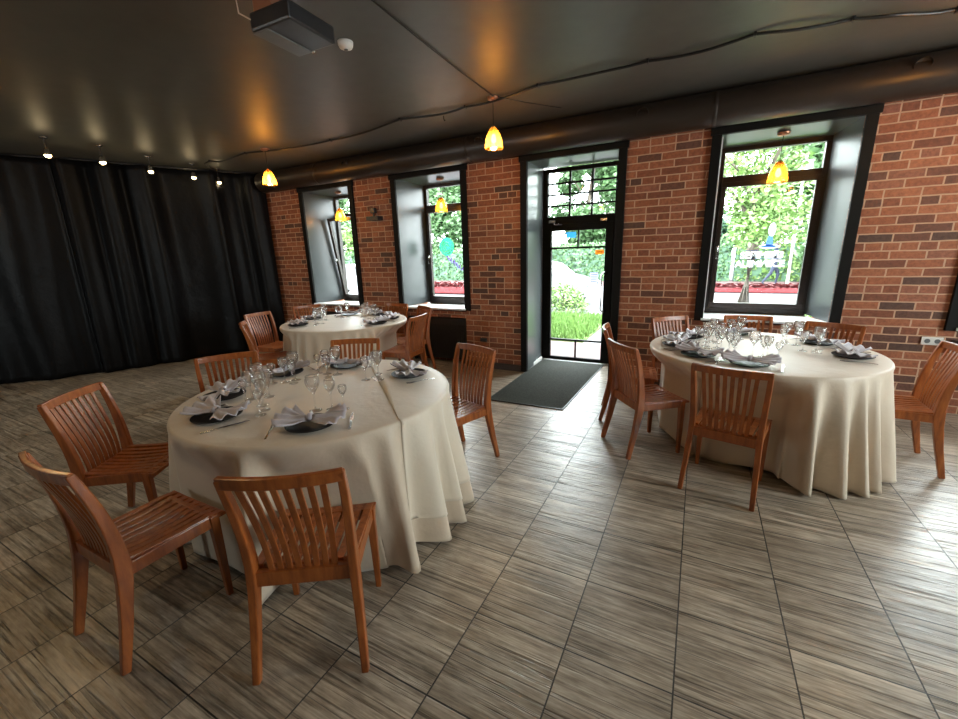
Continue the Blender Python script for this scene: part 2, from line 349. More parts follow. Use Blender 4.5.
# decals on the door glass
def decal_mat(name,col):
    s=NT(name); d=s.n('ShaderNodeBsdfDiffuse'); t=s.n('ShaderNodeBsdfTranslucent'); d.inputs[0].default_value=(*col,1); t.inputs[0].default_value=(*col,1)
    mx=s.n('ShaderNodeMixShader'); mx.inputs[0].default_value=.6; s.l(d.outputs[0],mx.inputs[1]); s.l(t.outputs[0],mx.inputs[2]); s.l(mx.outputs[0],s.out.inputs[0]); return s.m
M['dec_white']=decal_mat('white_film',(.85,.88,.9)); M['dec_dark']=decal_mat('dark_film',(.03,.04,.05)); M['dec_orange']=decal_mat('orange_film',(.75,.38,.10)); M['dec_blue']=decal_mat('blue_film',(.16,.45,.75))
M['dec_teal']=decal_mat('teal_film',(.03,.30,.16)); M['dec_purple']=decal_mat('purple_film',(.34,.20,.60)); M['dec_lilac']=decal_mat('lilac_film',(.60,.60,.78)); M['dec_navy']=decal_mat('navy_film',(.06,.14,.36))
def text(name,body,size,loc,mat,parent,mirror=False,extr=.0008,space=1.0,rz=0,ry=0,offset=0.0):
    cu=bpy.data.curves.new(name,'FONT'); cu.body=body; cu.size=size; cu.align_x='CENTER'; cu.extrude=extr; cu.space_character=space; cu.offset=offset
    o=bpy.data.objects.new(name,cu); dg=bpy.context.evaluated_depsgraph_get()
    C.objects.link(o); dg.update(); me=bpy.data.meshes.new_from_object(o.evaluated_get(dg)); C.objects.unlink(o); bpy.data.objects.remove(o)
    t=Matrix.Rotation(R(90),4,'X')
    if mirror: t=t@Matrix.Scale(-1,4,(1,0,0))
    me.transform(Matrix.Translation(loc)@Matrix.Rotation(ry,4,'Y')@t)
    if mirror: me.flip_normals()
    me.materials.clear(); me.materials.append(M[mat]); o=bpy.data.objects.new(name,me); C.objects.link(o); o.parent=parent; return o
yd=YD+.0165
text('opening_hours_lettering','ЧАСЫ РАБОТЫ',.036,(-1.50,yd,1.515),'dec_white',leaf,True)
text('opening_hours_lettering','11-23',.075,(-1.50,yd,1.435),'dec_dark',leaf,True)
text('opening_hours_lettering','ПН-ЧТ',.036,(-1.50,yd,1.395),'dec_white',leaf,True)
text('opening_hours_lettering','12-00',.05,(-1.49,yd,1.345),'dec_dark',leaf,True)
text('opening_hours_lettering','ПТ-ВС',.036,(-1.50,yd,1.30),'dec_white',leaf,True)
text('opening_hours_lettering','12-00',.045,(-1.50,yd,1.255),'dec_dark',leaf,True)
bm=B(); box(bm,-1.26,-1.145,yd-.001,yd,1.515,1.575); st=obj('sticker',bm,'dec_orange',leaf); bm=B(); box(bm,-1.245,-1.16,yd-.002,yd-.0011,1.54,1.55); obj('sticker_print',bm,'dec_dark',st)
bm=B(); box(bm,-1.665,-1.53,yd-.001,yd,1.745,1.82,.0004); st=obj('sticker',bm,'dec_blue',leaf)
bm=B(); box(bm,-1.32,-1.21,yd-.001,yd,1.13,1.275); nt=obj('notice_sheet',bm,'dec_lilac',leaf); bm=B()
for k in range(5): box(bm,-1.305,-1.225,yd-.002,yd-.0011,1.15+k*.024,1.157+k*.024)
obj('notice_print',bm,'dec_navy',nt)
# decals on window 3: illegible two-line outlined sign below a small figure on a disc, seen from behind
yw=YP-.01+.0-.0005
text('window_lettering','SEЯIMEЯ3',.098,(.60,yw,1.432),'dec_white',w3,False,space=.95,offset=.004)
text('window_lettering','AUIMИECE',.098,(.59,yw,1.338),'dec_white',w3,False,space=.95,offset=.004)
bm=B(); box(bm,.39,.84,yw,yw+.001,1.424,1.428); box(bm,.42,.78,yw,yw+.001,1.515,1.519); obj('window_lettering',bm,'dec_navy',w3)
bm=B()
def disc(bm,cx,cz,rx,rz,y,seg=28):
    vs=[bm.verts.new((cx+rx*math.cos(2*PI*k/seg),y,cz+rz*math.sin(2*PI*k/seg))) for k in range(seg)]; bm.faces.new(vs)
disc(bm,.655,1.555,.09,.022,yw); obj('window_emblem',bm,'dec_white',w3)
bm=B(); disc(bm,.655,1.556,.078,.014,yw-.0005)
vs=[bm.verts.new(p) for p in ((.62,yw-.0006,1.56),(.69,yw-.0006,1.56),(.68,yw-.0006,1.66),(.64,yw-.0006,1.665))]; bm.faces.new(vs); obj('window_emblem',bm,'dec_navy',w3)
bm=B(); disc(bm,.665,1.73,.032,.07,yw-.0006); obj('window_emblem',bm,'dec_lilac',w3)
# white cable running down the inner edge of window 3
bm=B(); tube(bm,[(.092,YW-.01,2.60),(.090,YW-.012,2.0),(.088,YW-.012,1.4),(.086,YW-.012,.84)],.005,6); obj('white_cord',bm,'white_plastic',w3)
# decals on window 2
w2=bpy.data.objects['window_2']
bm=B(); disc(bm,-3.47,1.69,.13,.135,yw); obj('window_emblem',bm,'dec_teal',w2)
bm=B()
for k in range(3):
    pts=[(-3.47+.028*(k+1)*1.15*math.cos(t*.35+k),yw-.002,1.69+.03*(k+1)*1.15*math.sin(t*.35+k)) for t in range(14)]; tube(bm,pts,.006,5)
obj('window_emblem',bm,'dec_white',w2)
bm=B()
for k in range(5):
    x=-3.46+.05*k; z=1.51-.035*k
    tube(bm,[(x-.03,yw,z+.05),(x,yw,z+.02),(x+.02,yw,z-.03),(x+.05,yw,z-.035),(x+.07,yw,z+.01)],.007,5)
obj('window_script',bm,'dec_purple',w2)

# radiator covers in the niches
for k,wh in (('w1','behind the far round table'),('w2','under the middle window beside the far table'),('w3','behind the right-hand round table')):
    a,b=OPS[k][:2]; t=empty('radiator_cover',((a+b)/2,YW+.06,0)); w=(b-a)/2-.03
    bm=B(); box(bm,-w,w,-.02,.08,.06,.655,.008); obj('casing',bm,'radiator',t)
    bm=B()
    for j in range(26):
        x=-w+.05+j*(2*w-.1)/25; box(bm,x-.006,x+.006,-.028,-.021,.12,.58)
    obj('grille',bm,'radiator',t)
    bm=B(); box(bm,-w,w,-.03,.08,.657,.675,.003); obj('top_shelf',bm,'radiator',t)
    
    for q in (-w+.05,w-.08): bm=B(); box(bm,q,q+.03,0,.05,0,.059); obj('foot',bm,'radiator',t)
    tag(t,'black slatted radiator cover in the wall niche '+wh,'radiator','radiator covers in the niches')

# ------------------------------------------------------------ ceiling fittings
t=empty('ventilation_duct',(0,4.87,2.815)); bm=B()
tube(bm,[(x,0,0) for x in (-6.55,-4,-2,0,2,4.55)],.15,36,False); obj('pipe',bm,'duct',t,True)
for x in (-5.2,-2.6,.0,2.6):
    bm=B(); lathe(bm,[(.1502,-.02),(.1525,-.018),(.1525,.018),(.1502,.02)],36); o=obj('joint_ring',bm,'duct',t,True); o.rotation_euler=(0,PI/2,0); o.location=(x,0,0)
for x in (-4.55,-2.42,-.62,1.36):
    bm=B(); lathe(bm,[(0,.0),(.035,.0),(.05,-.006),(.055,-.03),(.052,-.034)],24); o=obj('air_outlet',bm,'duct',t,True); o.rotation_euler=(R(-62),0,0); o.location=(x,-.128,.045 if x<1 else .05)
tag(t,'long round dark brown painted ventilation duct running above the brick wall','duct')

# wavy cable along the ceiling with clips
pts=[(-6.95,4.35),(-6.6,4.0),(-6.42,3.97),(-6.2,4.02),(-5.6,3.97),(-4.9,4.06),(-4.19,4.15),(-3.6,4.08),(-2.98,3.98),(-2.5,4.02),(-2.2,4.02),(-1.87,3.975),(-1.4,3.90),(-.86,3.86),(-.5,3.90),(-.14,3.89),(.2,3.85),(.454,3.88),(.75,3.96),(.99,4.0),(1.31,4.17),(1.9,4.15),(2.6,4.05),(3.6,4.0)]
t=empty('ceiling_cable',(-1.87,3.97,H)); 
sp=[]
for i in range(len(pts)-1):
    for k in range(5):
        f=k/5; p0=pts[max(i-1,0)]; p1=pts[i]; p2=pts[i+1]; p3=pts[min(i+2,len(pts)-1)]
        g=lambda a,b,c,d: .5*((2*b)+(-a+c)*f+(2*a-5*b+4*c-d)*f*f+(-a+3*b-3*c+d)*f**3)
        sag=.012+.02*abs(math.sin((i+f)*PI/2))
        sp.append((g(p0[0],p1[0],p2[0],p3[0])+1.87,g(p0[1],p1[1],p2[1],p3[1])-3.97,-sag))
bm=B(); tube(bm,sp,.011,8); obj('cable',bm,'cable',t,True)
for i in range(2,len(pts)-1,2):
    x,y=pts[i]; bm=B(); box(bm,x+1.87-.008,x+1.87+.008,y-3.97-.02,y-3.97+.02,-.028,0,.002); obj('clip',bm,'cable',t)
tag(t,'thick black cable clipped in waves along the ceiling above the tables','cable')
t=empty('thin_ceiling_wire',(-1.85,3.9,H)); bm=B(); tube(bm,[(0,.03,-.008),(.01,-.6,-.009),(.03,-1.2,-.008),(.06,-1.75,-.008),(.09,-2.6,-.008)],.005,6); obj('wire',bm,'cable',t,True)
bm=B(); tube(bm,[(0,0,-.008),(.2,.35,-.007),(.45,.7,-.008)],.0035,6); obj('wire_end',bm,'cable',t,True)
tag(t,'thin straight wire crossing the ceiling from the lamp over the mat','wire')
t=empty('ceiling_hook',(-2.55,4.17,H)); bm=B(); tube(bm,[(0,0,0),(0,0,-.03),(.01,0,-.05),(.02,0,-.04)],.005,6); obj('hook',bm,'cable',t); tag(t,'small black hook in the ceiling beside the wavy cable','hook')

# pendants
def make_pendant():
    t=empty('pendant_lamp')
    bm=B(); lathe(bm,[(0,-.03),(.03,-.03),(.05,-.022),(.055,-.004),(.055,0),(0,0)],24); obj('canopy',bm,'copper_and_lit',t,True)
    bm=B(); tube(bm,[(0,0,-.03),(0,0,-.26)],.0035,6); obj('cord',bm,'cable',t)
    bm=B(); lathe(bm,[(0,-.245),(.016,-.25),(.021,-.262),(.021,-.315),(0,-.315)],16); obj('lamp_holder',bm,'copper_and_lit',t,True)
    bm=B(); pr=[]
    for k in range(19):
        f=k/18; z=-.262-.185*f; r=.030+.058*(1-(1-f)**2.2)+.0022*math.sin(f*44); pr.append((r,z))
    pr2=[(r-.003,z) for r,z in reversed(pr)]; lathe(bm,[(.021,-.262)]+pr+pr2,28); obj('shade',bm,'amber',t,True)
    bm=B(); lathe(bm,[(0,-.315),(.012,-.318),(.018,-.335),(.026,-.362),(.024,-.380),(.013,-.395),(0,-.399)],14); obj('bulb',bm,'bulb',t,True)
    return t
pend=make_pendant()
PL=[(-1.87,3.963,H,'amber glass pendant lamp hanging from the ceiling above the door mat'),(-5.23,3.997,H,'amber glass pendant lamp hanging from the ceiling beside the black curtain'),
    (.605,5.23,2.61,'amber glass pendant lamp hanging inside the recess of the right-hand window'),(-3.33,5.27,2.61,'amber glass pendant lamp hanging inside the recess of the middle window'),(-5.32,5.30,2.61,'amber glass pendant lamp hanging inside the leftmost window recess')]
PL+=[(1.5,3.96,H,'added unseen amber glass pendant lamp right of the view over the right table'),(-5.2,.9,H,'added unseen amber glass pendant lamp near the curtain on the left side of the room'),(-2.35,.35,H,'added amber glass pendant lamp above the left round table, out of view'),(1.5,.3,H,'added unseen amber glass pendant lamp behind the view on the right'),(-7.6,.5,H,'added unseen amber glass pendant lamp in the far left corner of the room')]  # pendants out of view, added to help light the room
for i,(x,y,z,lb) in enumerate(PL):
    if i==0: pend.location=(x,y,z); tag(pend,lb,'lamp','amber pendant lamps'); o=pend
    else: o=dup(pend,(x,y,z),0,lb)
    L=bpy.data.lights.new('pendant_glow','POINT'); L.energy=13 if z>2.9 else 2.5; L.color=(1,.72,.36); L.shadow_soft_size=.03
    lo=bpy.data.objects.new('pendant_glow',L); C.objects.link(lo); lo.location=(x,y,z-.43)
# small ceiling spots in front of the curtain
def make_spot():
    t=empty('ceiling_spotlight'); bm=B(); lathe(bm,[(0,-.012),(.035,-.012),(.04,0),(0,0)],16); obj('base',bm,'steel',t,True)
    bm=B(); tube(bm,[(0,0,-.01),(0,0,-.125)],.006,6); obj('stem',bm,'dark_plastic',t)
    bm=B(); lathe(bm,[(0,-.115),(.018,-.118),(.028,-.14),(.034,-.185),(.034,-.19),(.031,-.186),(.02,-.15),(0,-.14)],18); obj('housing',bm,'steel',t,True)
    bm=B(); lathe(bm,[(0,-.145),(.02,-.16),(.031,-.185),(.032,-.2),(.02,-.215),(0,-.222)],14); obj('bulb',bm,'spotbulb',t,True)
    return t
sp0=make_spot()
sl=['leftmost','second from the left','middle','fourth from the left','rightmost']
for i,(x,y) in enumerate([(-6.714,2.292),(-6.673,2.782),(-6.838,3.378),(-6.852,3.95),(-6.975,4.4)]):
    lb='%s of the five small bright spotlights in front of the black curtain'%sl[i]
    if i==0: sp0.location=(x,y,H); tag(sp0,lb,'spotlight','ceiling spotlights along the curtain')
    else: dup(sp0,(x,y,H),0,lb)
    L=bpy.data.lights.new('spot_glow','POINT'); L.energy=.9; L.color=(1,.78,.45); L.shadow_soft_size=.03
    lo=bpy.data.objects.new('spot_glow',L); C.objects.link(lo); lo.location=(x,y,H-.24)
# smoke detector
t=empty('smoke_detector',(-2.28,2.49,H)); bm=B(); lathe(bm,[(0,-.045),(.02,-.045),(.042,-.036),(.05,-.02),(.052,0),(0,0)],28); obj('housing',bm,'white_plastic',t,True)
bm=B(); lathe(bm,[(0,-.052),(.012,-.051),(.014,-.044),(0,-.044)],14); obj('sensor',bm,'grey_plastic',t,True)
tag(t,'round white smoke detector on the dark ceiling beside the projector','smoke detector')
# projector
t=empty('ceiling_projector',(-2.10,1.86,H),R(2))
bm=B(); box(bm,-.065,.215,-.19,.12,-.285,-.20,.012); obj('body',bm,'dark_plastic',t)
bm=B(); box(bm,-.06,.045,-.18,.11,-.292,-.2852,.002); obj('bottom_cover',bm,'grey_plastic',t)
bm=B(); box(bm,-.05,.08,-.17,-.03,-.196,-.10,.006); obj('mount_bracket',bm,'copper_and_lit',t)  # copper colour paints in the orange lamp light falling on this box
bm=B(); tube(bm,[(.06,-.06,-.19),(.06,-.06,0)],.02,14); lathe(bm,[(0,0),(.07,0),(.07,-.012),(0,-.012)],20,(.06,-.06,0)); obj('mount_pole',bm,'dark_plastic',t,True)
bm=B(); lathe(bm,[(0,.0),(.035,.0),(.04,.02),(.034,.022),(.028,.008),(0,.006)],20); o=obj('lens',bm,'steel',t,True); o.rotation_euler=(-PI/2,0,0); o.location=(.02,.122,-.24)
bm=B(); tube(bm,[(-.05,-.185,-.235),(-.11,-.21,-.2),(-.13,-.20,-.1),(-.08,-.12,-.03),(.0,-.06,-.005)],.004,6); obj('power_cord',bm,'white_plastic',t,True)
tag(t,'black and grey video projector hanging from the ceiling at the top left','projector')

# ------------------------------------------------------------ wall fittings
t=empty('wall_shelf',(-4.335,YW,2.15)); bm=B(); box(bm,-.11,.11,-.10,0,-.055,0,.004); obj('board',bm,'dark_plastic',t)
bm=B(); box(bm,-.05,.03,-.07,-.01,.045,.12,.01); box(bm,-.02,0,-.05,-.03,0,.045); obj('bracket',bm,'dark_plastic',t)
tag(t,'small black wall lamp bracket on the brick between the two left windows','wall bracket')
t=empty('wall_socket',(1.925,YW,.70)); bm=B(); box(bm,-.10,.04,-.012,0,-.035,.035,.004); obj('plate',bm,'white_plastic',t); bm=B()
for k in (-1,1): lathe(bm,[(0,0),(.018,0),(.02,.003),(0,.003)],14,(k*.033-.03,0,0))
o=obj('outlet',bm,'grey_plastic',t); o.rotation_euler=(PI/2,0,0); o.location=(0,-.0125,0)
tag(t,'white double power socket on the brick wall above the rightmost chair','socket')
t=empty('wall_speaker',(2.12,YW,.66)); bm=B(); box(bm,-.10,.1,-.10,0,-.06,.06,.01); obj('case',bm,'dark_plastic',t); bm=B(); box(bm,-.09,.09,-.108,-.101,-.05,.05,.002); obj('grille',bm,'radiator',t)
tag(t,'black box on the brick wall at the right edge beside the socket','box')
bm=B(); box(bm,-.05,.05,-.02,0,-.025,.025,.004); o=obj('wall_outlet',bm,'dark_plastic'); o.location=(-2.585,YW,.40); tag(o,'small black outlet low on the brick pier left of the door','socket')
# door mat
t=empty('door_mat',(-1.5,4.86,0)); bm=B(); vs=[(-.44,-1.02),(.395,-1.0),(.435,.86),(-.45,.86)]
hexa(bm,[(x,y,.001) for x,y in vs],[(x*.995,y*.998,.011) for x,y in vs]); bmesh.ops.recalc_face_normals(bm,faces=bm.faces); obj('ribbed_pile',bm,'mat',t)
bm=B()
for (p,q) in zip(vs,vs[1:]+vs[:1]): tube(bm,[(p[0],p[1],.006),(q[0],q[1],.006)],.007,6)
obj('rubber_edge',bm,'cable',t); tag(t,'large charcoal ribbed entrance mat on the tiles in front of the door','mat')

# ------------------------------------------------------------ curtains
path=[(-10.6,-2.4),(-9.6,-.6),(-8.98,.6),(-8.42,1.75),(-8.02,2.3),(-7.66,2.85),(-7.45,3.4),(-7.27,3.85),(-7.02,4.4),(-6.62,4.98)]
def path_at(s):
    L=[0]
    for p,q in zip(path,path[1:]): L.append(L[-1]+math.dist(p,q))
    s=max(0,min(L[-1]-1e-6,s))
    for i in range(len(path)-1):
        if s<=L[i+1]:
            f=(s-L[i])/(L[i+1]-L[i]); p,q=path[i],path[i+1]
            d=Vector((q[0]-p[0],q[1]-p[1])).normalized(); return Vector((p[0]+f*(q[0]-p[0]),p[1]+f*(q[1]-p[1]))),Vector((d.y,-d.x))
LT=sum(math.dist(p,q) for p,q in zip(path,path[1:]))
def curtain(s0,s1,off,label):
    c,_=path_at((s0+s1)/2); t=empty('blackout_curtain',(c.x,c.y,0))
    bm=B(); nx=int((s1-s0)/.02); nz=40; rows=[]
    for j in range(nz+1):
        z=.012+(H-.05)*j/nz; row=[]
        for i in range(nx+1):
            s=s0+(s1-s0)*i/nx; p,nrm=path_at(s)
            zz=j/nz
            ph=s*2*PI/.62+2.8*noise.noise(Vector((s*.8,0,3)))*2+.8*math.sin(zz*1.6+s*1.3)*(1-zz)
            amp=.085*(.6+.4*zz)+.025*noise.noise(Vector((s*2.2,zz*1.2,1)))
            w=amp*math.sin(ph)+.018*math.sin(ph*2.3+1)+.03*(1-zz)*noise.noise(Vector((s*3.1,zz*3,7)))
            q=p+nrm*(w+off); row.append(bm.verts.new((q.x-c.x,q.y-c.y,z)))
        rows.append(row)
    for A,Bq in zip(rows,rows[1:]):
        for i in range(nx): bm.faces.new([A[i],A[i+1],Bq[i+1],Bq[i]])
    o=obj('fabric',bm,'curtain',t,True); m=o.modifiers.new('thickness','SOLIDIFY'); m.thickness=.004
    bm=B(); pp_=[]
    for k in range(12):
        p,nrm=path_at(s0+(s1-s0)*k/11); q=p+nrm*off; pp_.append((q.x-c.x,q.y-c.y,H-.022))
    tube(bm,pp_,.014,8); obj('curtain_rail',bm,'dark_plastic',t)
    tag(t,label,'curtain','black curtains along the left side')
q=LT/4
curtain(0,q*1.9,.0,'floor-length black curtain panel at the left edge of the view')
curtain(q*1.905,q*2.75,.0,'middle floor-length black curtain panel, seen above the left chairs of the front table')
curtain(q*2.755,LT-.02,.0,'floor-length glossy black curtain panel next to the brick wall')

# ------------------------------------------------------------ chair
def make_chair():
    t=empty('dining_chair')
    def yb(z):  # back line of posts
        f=max(0,(z-.43)/.447); return -.184-.075*f**1.35+.012*math.sin(f*PI)
    zs=[.38,.43,.48,.55,.62,.69,.76,.82,.868]
    for s in (-1,1):
        bm=B(); pts=[(s*.205,-.268,0),(s*.197,-.222,.2),(s*.190,-.192,.36),(s*.188,-.184,.43)]+[(s*(.188+.012*sm(.45,.86,z)),yb(z),z) for z in zs[2:]]
        n=len(pts); hw=[.0135,.0155,.0165,.017]+[.0165-.003*i/(n-5) for i in range(n-4)]; ht=[.016,.021,.026,.029]+[.026-.012*i/(n-5) for i in range(n-4)]
        strip(bm,pts,hw,ht,(1,0,0)); bevmod(obj('rear_leg',bm,'wood',t),.005)
        bm=B(); strip(bm,[(s*.196,.165,0),(s*.196,.164,.2),(s*.194,.162,.44)],[.0125,.016,.020],[.0125,.016,.020],(1,0,0)); bevmod(obj('front_leg',bm,'wood',t),.004)
    # seat frame
    bm=B(); box(bm,-.176,.176,-.20,-.172,.375,.437); box(bm,-.175,.175,.150,.176,.385,.44)
    for s in (-1,1): strip(bm,[(s*.188,-.165,.408),(s*.190,0,.411),(s*.194,.146,.413)],.0115,.028,(1,0,0))
    bevmod(obj('seat_frame',bm,'wood',t),.003)
    bm=B(); nsl=9
    for k in range(nsl):
        u=(k+.5)/nsl*2-1; w0,w1=.193,.212
        pts=[]
        for j in range(7):
            f=j/6; y=-.168+f*.372; x=u*(w0+(w1-w0)*f); z=.447-.012*math.sin(f*PI)*(1-.5*u*u)-.010*(1-u*u)+(-.012*sm(.85,1,f)); pts.append((x,y,z))
        strip(bm,pts,.0165,.0065,(1,0,0))
    # rear and front cross members carrying the slats
    strip(bm,[(-.215,.19,.430),(-.1,.193,.423),(0,.194,.421),(.1,.193,.423),(.215,.19,.430)],.022,.0075,(0,1,0))
    box(bm,-.17,.17,-.171,-.148,.42,.437)
    bevmod(obj('seat',bm,'wood',t),.0025)
    # top rail, curved in plan
    bm=B(); pts=[]
    for j in range(11):
        u=-1+j/5; pts.append((u*.209,yb(.855)-.030*(1-u*u),.8525))
    strip(bm,pts,.0235,.0105,(0,-.12,1)); bevmod(obj('top_rail',bm,'wood',t),.004)
    for k in range(8):
        u=(k-3.5)/3.5*.70
        bm=B(); pts=[]
        for j in range(8):
            f=j/7; z=.425+f*.415; bowed=-.030*(1-u*u)*sm(0,1,f)-.006; pts.append((u*(.165+.035*f),yb(z)+bowed+.006*(1-f),z))
        strip(bm,pts,.0115,.0045,(1,0,0)); bevmod(obj('back_slat',bm,'wood',t),.0015,1)
    return t
chair0=make_chair(); first=[True]
T1=(-2.024,1.703); T2=(-4.031,3.911); T3=(.467,3.854)
CH=[ # x,y,rot,label,group
 (-1.337,1.004,33,'slat-back wooden chair nearest the camera, its back turned to it at the front table','t1'),
 (-2.085,.723,0.6,'slat-back wooden chair at bottom left seen from its side, next to the front table','t1'),
 (-2.90,1.035,-55.8,'slat-back wooden chair left of the front table, standing against open floor','t1'),
 (-2.96,1.70,-120,'slat-back wooden chair at the far left rim of the front table, behind wine glasses','t1'),
 (-2.50,2.42,-149,'slat-back wooden chair between the front table and the far table','t1'),
 (-1.571,2.512,161.7,'slat-back wooden chair right of the front table, near the door mat','t1'),
 (-4.50,3.13,-38,'slat-back wooden chair left of the far table, nearest the front table','t2'),
 (-5.06,3.60,-83,'slat-back wooden chair left of the far table, with its back to the black curtain','t2'),
 (-5.12,4.30,-118,'slat-back wooden chair behind the far table at its left, before the brick wall','t2'),
 (-4.02,4.70,178,'slat-back wooden chair at the back right of the far table, facing the room','t2'),
 (-3.50,4.55,150,'slat-back wooden chair in the niche corner behind the far table, its curved top rail showing','t2'),
 (-3.20,3.99,98,'slat-back wooden chair right of the far table, seen from its side','t2'),
 (.275,3.011,-12.2,'slat-back wooden chair in front of the right table with its back to the camera','t3'),
 (-.271,3.395,-51.9,'slat-back wooden chair at the front left of the right table','t3'),
 (-.47,3.99,-82,'slat-back wooden chair at the left of the right table, half hidden behind another','t3'),
 (-.06,4.50,-140,'slat-back wooden chair at the back left of the right table, before the brick wall','t3'),
 (.50,4.72,-178,'slat-back wooden chair behind the right table, below the right-hand window','t3'),
 (1.0,4.45,152,'slat-back wooden chair behind the right table, at the right of its back row','t3'),
 (1.33,3.87,88,'slat-back wooden chair at the right edge, beside the right table','t3'),
]
GR={'t1':'wooden chairs around the front table','t2':'wooden chairs around the far table','t3':'wooden chairs around the right table'}
for (x,y,rz,lb,g) in CH:
    if first[0]:
        chair0.location=(x,y,0); chair0.rotation_euler=(0,0,R(rz)); tag(chair0,lb,'chair',GR[g]); first[0]=False
    else: dup(chair0,(x,y,0),R(rz),lb,GR[g])

# ------------------------------------------------------------ tables and cloths
TZ=.768
def make_table(c,label,R0):
    t=empty('round_table',(c[0],c[1],0))
    bm=B(); lathe(bm,[(0,TZ-.03),(R0-.012,TZ-.03),(R0-.008,TZ-.015),(R0-.012,TZ-.004),(0,TZ-.004)],64); obj('tabletop',bm,'table_wood',t)
    for k in range(4):
        a=PI/4+k*PI/2; bm=B(); strip(bm,[(.4*math.cos(a),.4*math.sin(a),0),(.36*math.cos(a),.36*math.sin(a),TZ-.032)],.025,.025,(1,0,0)); obj('leg',bm,'table_wood',t)
    tag(t,label,'table','round dining tables')
def cloth_r(c,R0,seed,flare,a,t,chairs,amp=1.0):
    """radius of the hanging cloth at angle a, fraction t (0 rim .. 1 hem)"""
    n1=noise.noise(Vector((math.cos(a)*2,math.sin(a)*2,seed)))
    fold=math.sin(a*{5.7:40,9.2:30,3.1:24}[seed]+5*n1+seed)*.5+.5
    fold=fold**1.3
    fold2=math.sin(a*37+seed*2+3*n1)
    fl=flare(a)
    return R0+t*.035+fl*t**1.3+amp*(t**.8)*(.12*(fold-.45)+.016*fold2)*(1+.4*fl/.1)
def push(p,z,chairs):
    for (cx,cy,rz) in chairs:
        ca,sa=math.cos(rz),math.sin(rz); dx,dy=p.x-cx,p.y-cy
        lx,ly=dx*ca+dy*sa,-dx*sa+dy*ca
        lim=.255; w=1-sm(.25,.36,abs(lx))
        if w>0 and -.3<ly<lim:
            k=w*sm(.755,.60,z) if z<.755 else 0
            k=w*(1-sm(.58,.76,z))
            ly2=ly+(lim-ly)*k
            p=Vector((cx+lx*ca-ly2*sa,cy+lx*sa+ly2*ca))
    return p
def drape(name,c,R0,seed,flare,grp,label,mat,off=0.0,hem=.012,a0=0,a1=2*PI,chord=None,amp=1.0,group=None):
    chairs=[(x,y,R(rz)) for (x,y,rz,_,g) in CH if g==grp]
    bm=B(); full=abs(a1-a0-2*PI)<1e-6; na=300 if full else int(300*(a1-a0)/(2*PI)); cols=[]
    for i in range(na+(0 if full else 1)):
        a=a0+(a1-a0)*i/na; col=[]
        # top rings
        if chord is None: rs=[R0*k/8 for k in range(1,9)]
        else:
            n_=Vector((math.cos(chord[0]),math.sin(chord[0]))); ct=n_.x*math.cos(a)+n_.y*math.sin(a)
            rin=min(R0,chord[1]/ct) if ct>1e-3 else R0
            rs=[rin+(R0-rin)*k/8 for k in range(0,9)]
        for r in rs: 
            col.append((c[0]+r*math.cos(a),c[1]+r*math.sin(a),TZ+.004+off*.3+.0015*noise.noise(Vector((r*9*math.cos(a),r*9*math.sin(a),seed)))))
        for (dr,dz) in ((.006,-.002),(.011,-.008),(.014,-.018)): col.append((c[0]+(R0+dr+off)*math.cos(a),c[1]+(R0+dr+off)*math.sin(a),TZ+.004+dz))
        nz=26
        for k in range(1,nz+1):
            t=k/nz; z=TZ-.014+(hem-TZ+.014)*t
            tt=(TZ-z)/(TZ); r=cloth_r(c,R0,seed,flare,a,tt,chairs,amp)+.012+off
            p=push(Vector((c[0]+r*math.cos(a),c[1]+r*math.sin(a))),z,chairs)
            # hem scallop where the cloth flares
            zz=z+ (max(0,.03*math.sin(a*5+seed))*t**4 if k==nz else 0)
            col.append((p.x,p.y,zz))
        cols.append([bm.verts.new((x-c[0],y-c[1],z)) for x,y,z in col])
    if chord is None: ctr=bm.verts.new((0,0,TZ+.004))
    m=len(cols)
    for i in range(m if full else m-1):
        A,Bc=cols[i],cols[(i+1)%m]
        if chord is None: bm.faces.new([ctr,A[0],Bc[0]])
        for k in range(len(A)-1): bm.faces.new([A[k],A[k+1],Bc[k+1],Bc[k]])
    bmesh.ops.remove_doubles(bm,verts=bm.verts,dist=.00005)
    bmesh.ops.recalc_face_normals(bm,faces=bm.faces)
    o=obj(name,bm,mat,None,True); o.location=(c[0],c[1],0)
    s=o.modifiers.new('thickness','SOLIDIFY'); s.thickness=.002; s.offset=0
    tag(o,label,'tablecloth',group); return o
def gauss(a,m,s):
    d=(a-m+PI)%(2*PI)-PI; return math.exp(-(d/s)**2)
fl1=lambda a: .01+.10*gauss(a,R(-30),R(16))+.035*gauss(a,R(2),R(12))+.04*gauss(a,R(28),R(8))
fl2=lambda a: .01
fl3=lambda a: -.03+.09*gauss(a,R(-48),R(26))+.01*gauss(a,R(-15),R(15))
make_table(T1,'round dining table under a beige cloth, nearest the camera',.765)
make_table(T2,'round dining table under a beige cloth, farthest away beside the black curtain',.765)
make_table(T3,'round dining table under a pale cloth, in front of the right-hand window',.765)
CG='floor-length tablecloths'
drape('tablecloth',T1,.775,3.1,fl1,'t1','floor-length beige cloth draped over the round table nearest the camera','cloth',group=CG)
drape('tablecloth',T2,.775,5.7,fl2,'t2','floor-length beige cloth over the farthest round table by the black curtain','cloth',group=CG)
drape('tablecloth',T3,.775,9.2,fl3,'t3','floor-length pale cloth over the right-hand table in front of the window','cloth',group=CG)
drape('overlay_cloth',T1,.775,3.1,fl1,'t1','second ivory cloth folded over the right part of the front table','overlay',off=.005,hem=.16,a0=R(-14),a1=R(112),chord=(R(49),.775*math.cos(R(63))),group=None)

